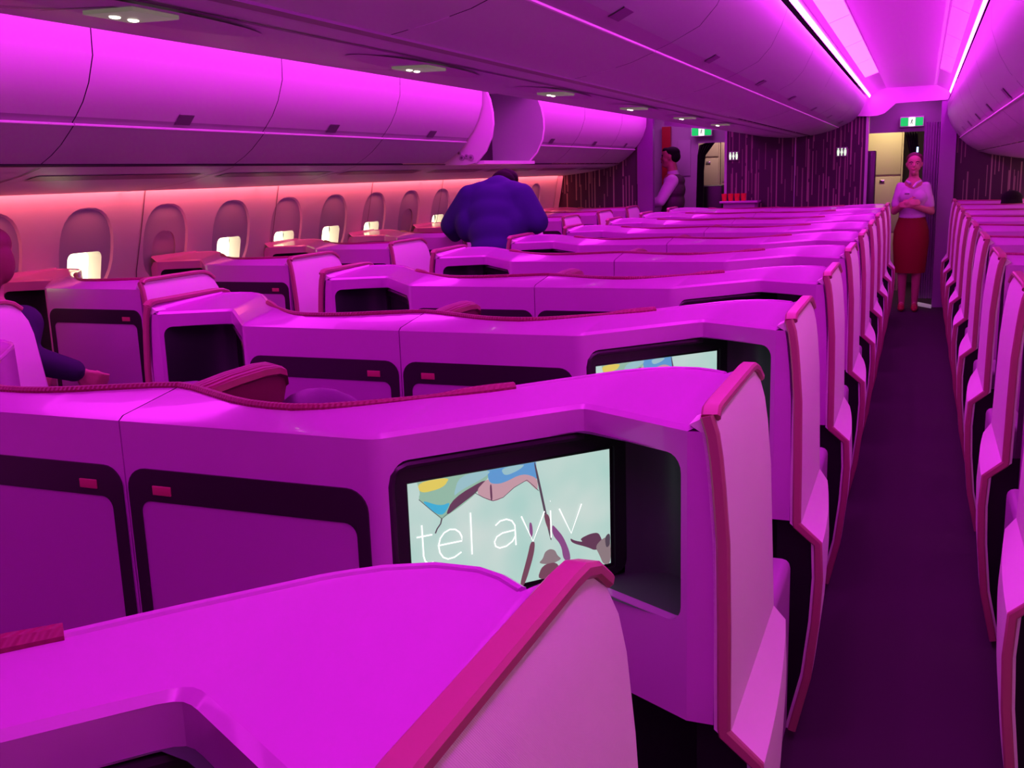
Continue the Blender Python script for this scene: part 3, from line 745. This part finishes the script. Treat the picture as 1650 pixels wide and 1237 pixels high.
# signs
def exit_sign(x, y, z, label):
    r = empty('exit_sign', (x, y, z)); w, h = .135, .062
    mb = MB(); mb.box((-w, 0, -h), (w, .05, h), bev=.008); mb.build('housing', M['lip'], r)
    for s in (-1, 1):
        mb = MB(); mb.poly(rrect(-.042, -.048, .042, .048, .01), [], lambda a, b, d, s=s: (s*.082 + a, -.002, b)); mb.build('green_panel', E_['sgreen'], r)
    mb = MB(); mb.poly(rrect(-.036, -.052, .036, .052, .006), [], lambda a, b, d: (a, -.002, b)); wp = mb.build('white_panel', E_['swhite'], r)
    mb = MB()   # running figure
    mb.ball((.004, -.004, .024), (.006, .002, .006), 10, 6)
    mb.tube([(.002, -.004, .017), (-.004, -.004, -.004)], .0045, 6); mb.tube([(-.004, -.004, -.004), (.007, -.004, -.014), (.004, -.004, -.03)], .0035, 6); mb.tube([(-.004, -.004, -.004), (-.012, -.004, -.018), (-.02, -.004, -.02)], .0035, 6)
    mb.tube([(.001, -.004, .014), (.012, -.004, .006)], .003, 6); mb.tube([(.001, -.004, .014), (-.010, -.004, .008)], .003, 6)
    mb.build('figure', pmat('exit_figure_green', (.0, .12, .03), .5), wp)
    tag(r, label, 'exit sign', 'green exit signs'); return r
exit_sign(-.143, 13.16, 2.098, 'lit green and white exit sign over the right-hand doorway')
exit_sign(-2.637, 13.16, 2.098, 'lit green and white exit sign over the left-hand doorway')
def lav_sign(x, z, label):
    r = empty('lavatory_sign', (x, YB, z))
    mb = MB(); mb.box((-.062, -.016, -.055), (.062, -.002, .055), bev=.006); mb.build('plate', pmat('sign_plate', (.22, .20, .22), .4), r)
    for i, dx in enumerate((-.038, 0, .038)):
        mb = MB(); mb.ball((dx, -.019, .034), (.009, .003, .009), 10, 6)
        if i == 1: mb.poly([(-.007, .022), (.007, .022), (.017, -.012), (-.017, -.012)], [], lambda a, b, d: (dx + a, -.0185, b)); mb.poly([(-.008, -.012), (.008, -.012), (.006, -.042), (-.006, -.042)], [], lambda a, b, d: (dx + a, -.0185, b))
        else: mb.poly([(-.012, .022), (.012, .022), (.013, -.006), (.008, -.042), (-.008, -.042), (-.013, -.006)], [], lambda a, b, d: (dx + a, -.0185, b))
        mb.build('figure', E_['lgreen'], r, fix=False)
    tag(r, label, 'sign', 'lavatory signs on the bulkhead'); return r
lav_sign(-2.098, 1.770, 'lit lavatory sign with three figures at the left end of the bulkhead')
lav_sign(-.869, 1.770, 'lit lavatory sign with three figures at the right end of the bulkhead')

# counter with red beakers in front of the bulkhead
r = empty('counter', (-2.0, 12.15, 0)); mb = MB(); mb.box((-.20, -.10, 1.225), (.24, .20, 1.25), bev=.006); mb.build('counter_top', M['shell'], r)
mb = MB(); mb.box((-.16, -.06, 0), (.2, .18, 1.225)); mb.build('cabinet_body', M['panel'], r); tag(r, 'small white counter against the left end of the streaked bulkhead', 'counter')
def beaker():
    mb = MB(); prof = [(.0, .0), (.026, .0), (.033, .085), (.031, .085), (.024, .006), (0, .006)]
    mb.loft([[(max(rr, 1e-4)*math.cos(2*math.pi*k/16), max(rr, 1e-4)*math.sin(2*math.pi*k/16), z) for k in range(16)] for rr, z in prof], True)
    return mb.build('beaker', pmat('red_plastic', (.75, .03, .04), .3))
b0 = beaker()
for i, x in enumerate((-2.16, -2.085, -2.01, -1.935)):
    o = b0 if i == 0 else dup(b0); o.location = (x, 12.15, 1.25)
    tag(o, 'red beaker on the small white counter by the bulkhead, %s from the left' % ORD[i], 'cup', 'red beakers on the counter')
#@@P0
# ------------------------------------------------------------------ people
PMT = dict(
    skin=pmat('skin', (.55, .26, .22), .5), skin2=pmat('skin_warm', (.50, .22, .17), .5),
    blouse=pmat('white_cotton', (.66, .50, .70), .7), skirt=pmat('red_skirt_cloth', (.22, .002, .006), .7), shoe=pmat('red_shoe', (.42, .02, .05), .35),
    vest=pmat('dark_waistcoat', (.07, .015, .06), .7), trousers=pmat('dark_trousers', (.03, .012, .06), .8), hair=pmat('dark_hair', (.006, .005, .006), .8, spec=.2),
    blond=pmat('reddish_hair', (.22, .05, .07), .6), hairw=pmat('swept_hair', (.09, .025, .025), .5), navy=pmat('navy_cloth', (.020, .012, .06), .8), jacket=pmat('blue_jacket_cloth', (.022, .012, .15), .85),
    eye=pmat('eye', (.03, .02, .03), .2), lip=pmat('lips', (.45, .05, .10), .4), badge=pmat('badge_metal', (.10, .05, .10), .3),
    knit=pmat('charcoal_knit', (.03, .02, .03), .9))
def fuse(mb, name, mat, parent, voxel=.010, smooth=6, fac=.5):
    tmp = mb.build(name + '_tmp', mat, None, fix=True)
    m = tmp.modifiers.new('r', 'REMESH'); m.mode = 'VOXEL'; m.voxel_size = voxel; m.use_smooth_shade = True
    sm = tmp.modifiers.new('s', 'SMOOTH'); sm.factor = fac; sm.iterations = smooth
    dg = bpy.context.evaluated_depsgraph_get(); dg.update()
    me = bpy.data.meshes.new_from_object(tmp.evaluated_get(dg)); me.name = name
    old = tmp.data; bpy.data.objects.remove(tmp); bpy.data.meshes.remove(old)
    me.materials.clear(); me.materials.append(mat)
    for p in me.polygons: p.use_smooth = True
    o = bpy.data.objects.new(name, me); COL.objects.link(o); o.parent = parent; return o
def limb(mb, pts, rs, seg=14):
    """tapering limb with rounded joints"""
    P = [Vector(p) for p in pts]; path, rad = [], []
    for i in range(len(P) - 1):
        for k in range(6):
            t = k/6; path.append(P[i].lerp(P[i+1], t)); rad.append(lerp(rs[i], rs[i+1], t))
    path.append(P[-1]); rad.append(rs[-1]); mb.tube(path, rad, seg)
    for p, r in zip(P, rs): mb.ball(p, r*1.0, 14, 8)
def hand(mb, wrist, d, up, s=1.0, curl=.5, thumb=1):
    """palm with four fingers of unequal length and a thumb from the side of the palm"""
    w = Vector(wrist); d = Vector(d).normalized(); up = Vector(up); up = (up - d*up.dot(d)).normalized(); sd = d.cross(up)
    for k in range(5):
        c = w + d*(.018 + .016*k)*s; mb.ball(c, .012*s)
        for q in (-1, 1): mb.ball(c + sd*q*(.012 + .004*k)*s, .0125*s, 10, 6)
    base = w + d*.085*s
    for j, (off, ln) in enumerate(((-.030, .062), (-.010, .076), (.010, .080), (.029, .070))):
        p = base + sd*off*s; path = [p - d*.02*s, p]; dd = d.copy()
        for k in range(3):
            dd = (dd*math.cos(curl*.7) - up*math.sin(curl*.7)).normalized(); p = p + dd*ln*s*(.42, .32, .26)[k]; path.append(p)
        mb.tube(path, [.0105*s, .010*s, .0095*s, .0085*s, .0065*s], 8)
    p = w + d*.03*s + sd*thumb*.030*s
    mb.tube([p - d*.01*s, p + (d*.6 + sd*thumb*.8)*.028*s, p + (d*1.0 + sd*thumb*.75)*.045*s - up*.01*s, p + (d*1.5 + sd*thumb*.6)*.048*s - up*.02*s], [.013*s, .012*s, .0105*s, .008*s], 8)
def head(mb, c, s=1.0, f=(0, -1)):
    """skull, jaw, nose, ears; f = unit facing direction in plan"""
    c = Vector(c); fx = Vector((f[0], f[1], 0)); sx = Vector((-f[1], f[0], 0))
    def at(a, b, z): return c + sx*a*s + fx*b*s + Vector((0, 0, z*s))
    e = lambda a, b, z, r: mb.ball(at(a, b, z), r*s, 16, 10)
    for b, z, r in ((-.018, .035, .078), (.010, .035, .075), (.0, .01, .072), (.018, -.03, .062), (.030, -.065, .046), (.040, -.085, .034), (-.02, .0, .07)): e(0, b, z, r)
    for q in (-1, 1):
        e(q*.030, .032, -.035, .036); e(q*.030, .055, -.012, .024); e(q*.076, -.008, -.008, .014); e(q*.078, -.010, .006, .014); e(q*.074, -.006, -.024, .010)
    for b, z, r in ((.078, .012, .011), (.084, -.002, .012), (.092, -.015, .013), (.086, -.02, .014)): e(0, b, z, r)
    e(0, .066, -.050, .022); e(0, .066, -.085, .022)
def face(parent, c, s=1.0, f=(0, -1), smile=True):
    c = Vector(c); fx = Vector((f[0], f[1], 0)); sx = Vector((-f[1], f[0], 0))
    def at(a, b, z): return c + sx*a*s + fx*b*s + Vector((0, 0, z*s))
    for q in (-1, 1):
        mb = MB(); mb.ball(at(q*.031, .070, .004), (.010*s, .010*s, .005*s), 12, 8); mb.build('eye', PMT['eye'], parent)
        mb = MB(); mb.tube([at(q*.014, .083, .022), at(q*.032, .080, .028), at(q*.050, .066, .022)], .004*s, 6); mb.build('eyebrow', PMT['eye'], parent)
    mb = MB(); mb.tube([at(-.026, .078, -.047), at(-.013, .087, -.053), at(0, .089, -.055), at(.013, .087, -.053), at(.026, .078, -.047)], .0055*s, 6); mb.build('mouth', PMT['lip'], parent)
def shoe(parent, x, y, f, mat, z=0):
    mb = MB(); f = Vector((f[0], f[1], 0))
    for t, r, zz in ((-.05, .034, .045), (0, .036, .05), (.05, .038, .042), (.10, .040, .034), (.14, .036, .028), (.17, .028, .024)):
        p = Vector((x, y, zz + z)) + f*t; mb.ball(p, (r, r, min(r, zz)), 12, 8)
    return fuse(mb, 'shoe', mat, parent, .008, 3)

# crew woman, facing the camera, forearms folded at the waist
pw = empty('person', (-.085, 12.12, 0))
mb = MB(); hc = (0, -.005, 1.605)
head(mb, hc); limb(mb, [(0, .02, 1.53), (0, .03, 1.40)], [.050, .058])
limb(mb, [(0, .02, 1.38), (0, .01, 1.20), (0, .01, .98)], [.10, .105, .11])
EW = {}
for q, el, wr in ((1, (.195, -.01, 1.09), (.0, -.185, 1.165)), (-1, (-.185, -.02, 1.10), (-.06, -.190, 1.19))):
    limb(mb, [(q*.130, .02, 1.365), el, wr], [.048, .040, .028]); EW[q] = el
    hand(mb, wr, (-q*.9, -.12, .12), (0, -1, .35), .95, .55, q*1)
    limb(mb, [(q*.085, .01, .90), (q*.075, -.02, .50), (q*.068, .02, .09)], [.085, .058, .036])
    limb(mb, [(q*.068, .03, .06), (q*.07, -.10, .035)], [.034, .030])
fuse(mb, 'body', PMT['skin'], pw, .0075, 4)
face(pw, hc)
mb = MB()
for c, r in (((0, .015, 1.30), (.145, .105, .12)), ((0, .015, 1.20), (.142, .108, .13)), ((0, .01, 1.10), (.138, .112, .10)), ((0, .01, 1.04), (.140, .114, .06)), ((.072, -.062, 1.255), (.072, .062, .072)), ((-.072, -.062, 1.255), (.072, .062, .072)), ((0, .02, 1.37), (.12, .075, .055))): mb.ball(c, r, 20, 12)
for q in (1, -1):
    s0 = Vector((q*.130, .02, 1.365)); e0 = Vector(EW[q]); limb(mb, [s0, s0.lerp(e0, .72)], [.052, .054])
limb(mb, [(0, .025, 1.40), (0, .028, 1.425)], [.070, .066])
fuse(mb, 'blouse', PMT['blouse'], pw, .010, 4)
mb = MB(); mb.tube([(-.03, -.085, 1.40), (-.07, -.02, 1.425), (-.05, .06, 1.435), (.05, .06, 1.435), (.07, -.02, 1.425), (.03, -.085, 1.40), (0, -.105, 1.36)], .014, 8); mb.build('collar', PMT['blouse'], pw)
mb = MB(); mb.box((-.085, -.137, 1.285), (-.035, -.128, 1.297), bev=.002); mb.build('name_badge', PMT['badge'], pw)
mb = MB(); rows = []
for z, a, b in ((1.065, .128, .102), (1.04, .134, .106), (.97, .158, .118), (.88, .183, .130), (.75, .188, .132), (.58, .175, .125), (.42, .162, .120), (.42, .15, .11)):
    rows.append([(a*math.cos(2*math.pi*k/28), .01 + b*math.sin(2*math.pi*k/28), z) for k in range(28)])
mb.loft(rows, True); mb.build('skirt', PMT['skirt'], pw, angle=60)
mb = MB()
for c, r in (((0, .020, 1.662), (.088, .094, .074)), ((0, .045, 1.61), (.088, .075, .085)), ((0, .10, 1.62), (.055, .055, .055))): mb.ball(c, r, 18, 10)
fuse(mb, 'hair', PMT['hairw'], pw, .008, 4)
for q in (1, -1): shoe(pw, q*.07, .0, (0, -1), PMT['shoe'])
tag(pw, 'crew woman in white short-sleeved blouse and red skirt standing in the right aisle', 'person')

def adult(root, f=0, top=None, bottom=None, vest=None, hairm=None, arms=(), lean=0, skin='skin2', h=1.0, beard=False):
    pass
# crew man seen in profile, facing left, white shirt and dark waistcoat
pm = empty('person', (-2.91, 12.62, 0), math.radians(-82)); pm.scale = (1.05, 1.05, 1.05)
mb = MB(); hc = (0, -.02, 1.70); head(mb, hc); limb(mb, [(0, .01, 1.62), (0, .03, 1.48)], [.058, .066]); limb(mb, [(0, .02, 1.42), (0, .02, 1.0)], [.11, .12])
for q, el, wr in ((1, (.24, -.10, 1.20), (.16, -.30, 1.14)), (-1, (-.24, -.10, 1.20), (-.16, -.30, 1.14))):
    limb(mb, [(q*.19, .03, 1.43), el, wr], [.052, .044, .031]); hand(mb, wr, (0, -.8, -.3), (0, -.2, 1), 1.0, .4, -q)
    limb(mb, [(q*.09, .02, .92), (q*.09, 0, .50), (q*.09, .03, .10)], [.085, .06, .04])
fuse(mb, 'body', PMT['skin2'], pm, .009, 4); face(pm, hc)
mb = MB()
for q, el, wr in ((1, (.24, -.10, 1.20), (.16, -.30, 1.14)), (-1, (-.24, -.10, 1.20), (-.16, -.30, 1.14))): limb(mb, [(q*.185, .03, 1.425), el, Vector(el).lerp(Vector(wr), .9)], [.078, .064, .048])
mb.ball((0, .0, 1.42), (.17, .09, .07), 20, 10); limb(mb, [(0, .03, 1.46), (0, .025, 1.515)], [.075, .070])
fuse(mb, 'shirt', PMT['blouse'], pm, .010, 4)
mb = MB()
for c, r in (((0, .035, 1.32), (.215, .140, .15)), ((0, .03, 1.18), (.20, .138, .16)), ((0, .02, 1.06), (.178, .135, .12)), ((0, .065, 1.42), (.19, .105, .085)), ((.12, .05, 1.44), (.07, .07, .05)), ((-.12, .05, 1.44), (.07, .07, .05))): mb.ball(c, r, 20, 12)
fuse(mb, 'waistcoat', PMT['vest'], pm, .010, 4)
mb = MB()
for q in (1, -1): limb(mb, [(q*.09, .02, .95), (q*.095, .0, .5), (q*.09, .03, .08)], [.115, .085, .065])
mb.ball((0, .02, .98), (.17, .12, .10)); fuse(mb, 'trousers', PMT['trousers'], pm, .012, 4)
mb = MB()
for c, r in (((0, .015, 1.755), (.084, .098, .068)), ((0, .045, 1.71), (.080, .072, .075)), ((0, -.055, 1.785), (.055, .045, .030))): mb.ball(c, r, 18, 10)
fuse(mb, 'hair', PMT['hair'], pm, .008, 4)
for q in (1, -1): shoe(pm, q*.09, 0, (0, -1), PMT['hair'])
tag(pm, 'crew man in dark waistcoat and white sleeves standing in profile by the left doorway', 'person')

# passenger in a blue jacket bending over a window suite, seen from behind
pb = empty('person', (-2.785, 6.42, 0)); pb.scale = (1, 1, 1.055)
mb = MB(); hc = (-.015, .50, 1.470); head(mb, hc, 1.0, (0, 1)); limb(mb, [(-.01, .43, 1.42), (-.01, .33, 1.38)], [.060, .070]); limb(mb, [(0, .26, 1.36), (.03, .14, 1.15), (.05, .04, .95)], [.10, .10, .11])
AR = {-1: [(-.215, .24, 1.41), (-.37, .25, 1.22), (-.40, .48, 1.10)], 1: [(.205, .24, 1.41), (.325, .20, 1.235), (.17, .44, 1.17)]}
for q in (-1, 1):
    limb(mb, AR[q], [.055, .046, .033]); hand(mb, AR[q][2], Vector(AR[q][2]) - Vector(AR[q][1]), (0, 0, 1), 1.0, .5, -q)
    limb(mb, [(.05 + q*.09, .02, .92), (.05 + q*.10, .03, .50), (.05 + q*.10, -.02, .10)], [.09, .062, .042])
fuse(mb, 'body', PMT['skin2'], pb, .009, 4)
mb = MB()
for c, r in (((-.005, .245, 1.38), (.215, .125, .115)), ((.0, .20, 1.28), (.215, .135, .14)), ((.02, .14, 1.16), (.195, .135, .15)), ((.04, .08, 1.04), (.185, .135, .13)), ((.05, .04, .92), (.185, .135, .10)), ((-.01, .30, 1.475), (.12, .09, .065)), ((-.11, .265, 1.435), (.12, .095, .075)), ((.10, .265, 1.435), (.12, .095, .075)), ((-.22, .24, 1.33), (.11, .10, .12)), ((.21, .23, 1.33), (.10, .10, .11)), ((-.20, .20, 1.22), (.10, .11, .12)), ((.19, .19, 1.22), (.08, .11, .12))): mb.ball(c, r, 22, 12)
for q in (-1, 1):
    limb(mb, [Vector(AR[q][0]) + Vector((-q*.01, 0, -.01)), AR[q][1], Vector(AR[q][1]).lerp(Vector(AR[q][2]), .92)], [.092, .078, .055])
limb(mb, [(-.01, .30, 1.475), (-.012, .36, 1.475)], [.075, .070])
fuse(mb, 'jacket', PMT['jacket'], pb, .011, 26)
mb = MB()
for q in (1, -1): limb(mb, [(.05 + q*.09, .03, .92), (.05 + q*.10, .03, .5), (.05 + q*.10, -.02, .07)], [.12, .088, .066])
fuse(mb, 'trousers', PMT['trousers'], pb, .012, 4)
mb = MB()
for c, r in (((-.015, .47, 1.515), (.092, .105, .072)), ((-.015, .41, 1.492), (.094, .085, .085))): mb.ball(c, r, 18, 10)
fuse(mb, 'hair', PMT['hair'], pb, .008, 4)
for q in (1, -1): shoe(pb, .05 + q*.10, -.03, (0, 1), PMT['hair'])
tag(pb, 'passenger in deep blue jacket bending over, seen from behind in the left aisle', 'person')

def seated(loc, rz, top, hairm, label, right_arm, head_c=(0, .02, 1.36), hr=1.0, long_hair=False):
    r = empty('person', loc, rz)           # faces +y, hips on a seat at z = .47
    mb = MB(); head(mb, head_c, 1.0, (0, 1)); limb(mb, [(0, .0, head_c[2] - .08), (0, -.03, head_c[2] - .20)], [.056, .066]); zs = head_c[2] - .25
    limb(mb, [(0, -.04, zs), (0, -.06, .62)], [.11, .12])
    arms = {-1: [(-.185, -.04, zs), (-.23, .03, zs - .26), (-.14, .24, zs - .30)], 1: right_arm or [(.185, -.04, zs), (.23, .03, zs - .26), (.14, .24, zs - .30)]}
    for q in (-1, 1):
        limb(mb, arms[q], [.052, .043, .030]); hand(mb, arms[q][2], Vector(arms[q][2]) - Vector(arms[q][1]) + Vector((0, 0, -.04)), (0, -1, .35), .95, .75, q)
        limb(mb, [(q*.09, -.03, .56), (q*.10, .40, .54), (q*.10, .44, .10)], [.085, .062, .042])
    fuse(mb, 'body', PMT['skin'], r, .007, 4)
    mb = MB()
    for c, rr in (((0, -.05, zs - .02), (.19, .115, .10)), ((0, -.05, zs - .15), (.185, .13, .16)), ((0, -.05, zs - .32), (.18, .135, .17)), ((0, -.05, .64), (.18, .14, .10)), ((0, -.03, zs + .04), (.10, .075, .05))): mb.ball(c, rr, 20, 12)
    for q in (-1, 1): limb(mb, [Vector(arms[q][0]), arms[q][1], Vector(arms[q][1]).lerp(Vector(arms[q][2]), .93)], [.076, .064, .046])
    fuse(mb, 'jacket', top, r, .011, 4)
    mb = MB()
    for q in (1, -1): limb(mb, [(q*.09, -.04, .57), (q*.10, .40, .55), (q*.10, .44, .08)], [.105, .078, .062])
    fuse(mb, 'trousers', PMT['trousers'], r, .012, 4)
    mb = MB(); hx, hy, hz = head_c
    for c, rr in (((hx, hy - .022, hz + .048), (.096, .104, .074)), ((hx, hy - .050, hz), (.097, .080, .09))): mb.ball(c, rr, 18, 10)
    if long_hair:
        for c, rr in (((hx, hy - .045, hz - .05), (.096, .065, .075)), ((hx + .02, hy - .055, hz - .09), (.075, .05, .055)), ((hx + .068, hy - .02, hz - .03), (.040, .065, .085)), ((hx - .068, hy - .02, hz - .03), (.040, .065, .085)), ((hx, hy - .055, hz - .11), (.080, .050, .07))): mb.ball(c, rr, 18, 10)
    fuse(mb, 'hair', hairm, r, .008, 4)
    for q in (1, -1): shoe(r, q*.10, .42, (0, 1), PMT['hair'])
    tag(r, label, 'person'); return r
seated((-3.475, 2.98, 0), 0, PMT['navy'], PMT['blond'], 'passenger with reddish hair in navy jacket, half cut off by the left edge',
       [(.190, -.03, 1.11), (.225, -.10, .99), (.350, .06, .905)], (-.005, .03, 1.375), long_hair=True)
seated((.80, 10.80, 0), 0, PMT['knit'], PMT['hair'], 'seated passenger showing only dark hair above the right-hand suite pods', None, (0, .02, 1.215))
#@@P1
# ------------------------------------------------------------------ lights
def area(name, loc, target, sx, sy, col, power):
    l = bpy.data.lights.new(name, 'AREA'); l.shape = 'RECTANGLE'; l.size = sx; l.size_y = sy; l.color = col; l.energy = power
    o = bpy.data.objects.new(name, l); COL.objects.link(o); o.location = loc
    o.rotation_euler = (Vector(target) - Vector(loc)).to_track_quat('-Z', 'Y').to_euler()
    return o
def spot(name, loc, target, col, power, size=60):
    l = bpy.data.lights.new(name, 'SPOT'); l.color = col; l.energy = power; l.spot_size = math.radians(size); l.spot_blend = .6; l.shadow_soft_size = .03
    o = bpy.data.objects.new(name, l); COL.objects.link(o); o.location = loc
    o.rotation_euler = (Vector(target) - Vector(loc)).to_track_quat('-Z', 'Y').to_euler(); return o
area('galley_lamp', (-.4, 13.5, 2.3), (-.45, 14.0, 1.2), .5, .2, (1, .80, .45), 9)
area('galley_lamp_left', (-2.5, 13.6, 2.3), (-2.5, 14.0, 1.3), .5, .2, (1, .72, .6), 5)
area('vestibule_lamp_left', (-2.85, 12.75, 2.40), (-2.85, 13.0, 0), .7, .3, (.95, .14, 1), 3.5)
area('vestibule_lamp_right', (-.10, 12.85, 2.42), (-.05, 12.95, 0), .5, .3, (.9, .06, 1), 2.2)
W = bpy.data.worlds.new('cabin_ambience'); SC.world = W; W.use_nodes = True
bg = W.node_tree.nodes['Background']; bg.inputs[0].default_value = (.55, .06, .60, 1); bg.inputs[1].default_value = .03

# ------------------------------------------------------------------ camera
f, yaw, pitch, roll, h = 1620.0262, 0.3866, 0.2037, -0.0329, 1.62
cy, sy, cp, sp = math.cos(yaw), math.sin(yaw), math.cos(pitch), math.sin(pitch)
F = Vector((-sy*cp, cy*cp, -sp)); R = Vector((cy, sy, 0)); U = R.cross(F)
R2 = R*math.cos(roll) + U*math.sin(roll); U2 = U*math.cos(roll) - R*math.sin(roll)
cd = bpy.data.cameras.new('camera'); cd.sensor_fit = 'HORIZONTAL'; cd.sensor_width = 36; cd.lens = f/1650*36; cd.clip_start = .02
cam = bpy.data.objects.new('camera', cd); COL.objects.link(cam); SC.camera = cam
mw = Matrix((R2, U2, -F)).transposed().to_4x4(); mw.translation = (0, 0, h); cam.matrix_world = mw
SC.view_settings.view_transform = 'Standard'; SC.view_settings.look = 'None'; SC.view_settings.exposure = 0; SC.view_settings.gamma = 1
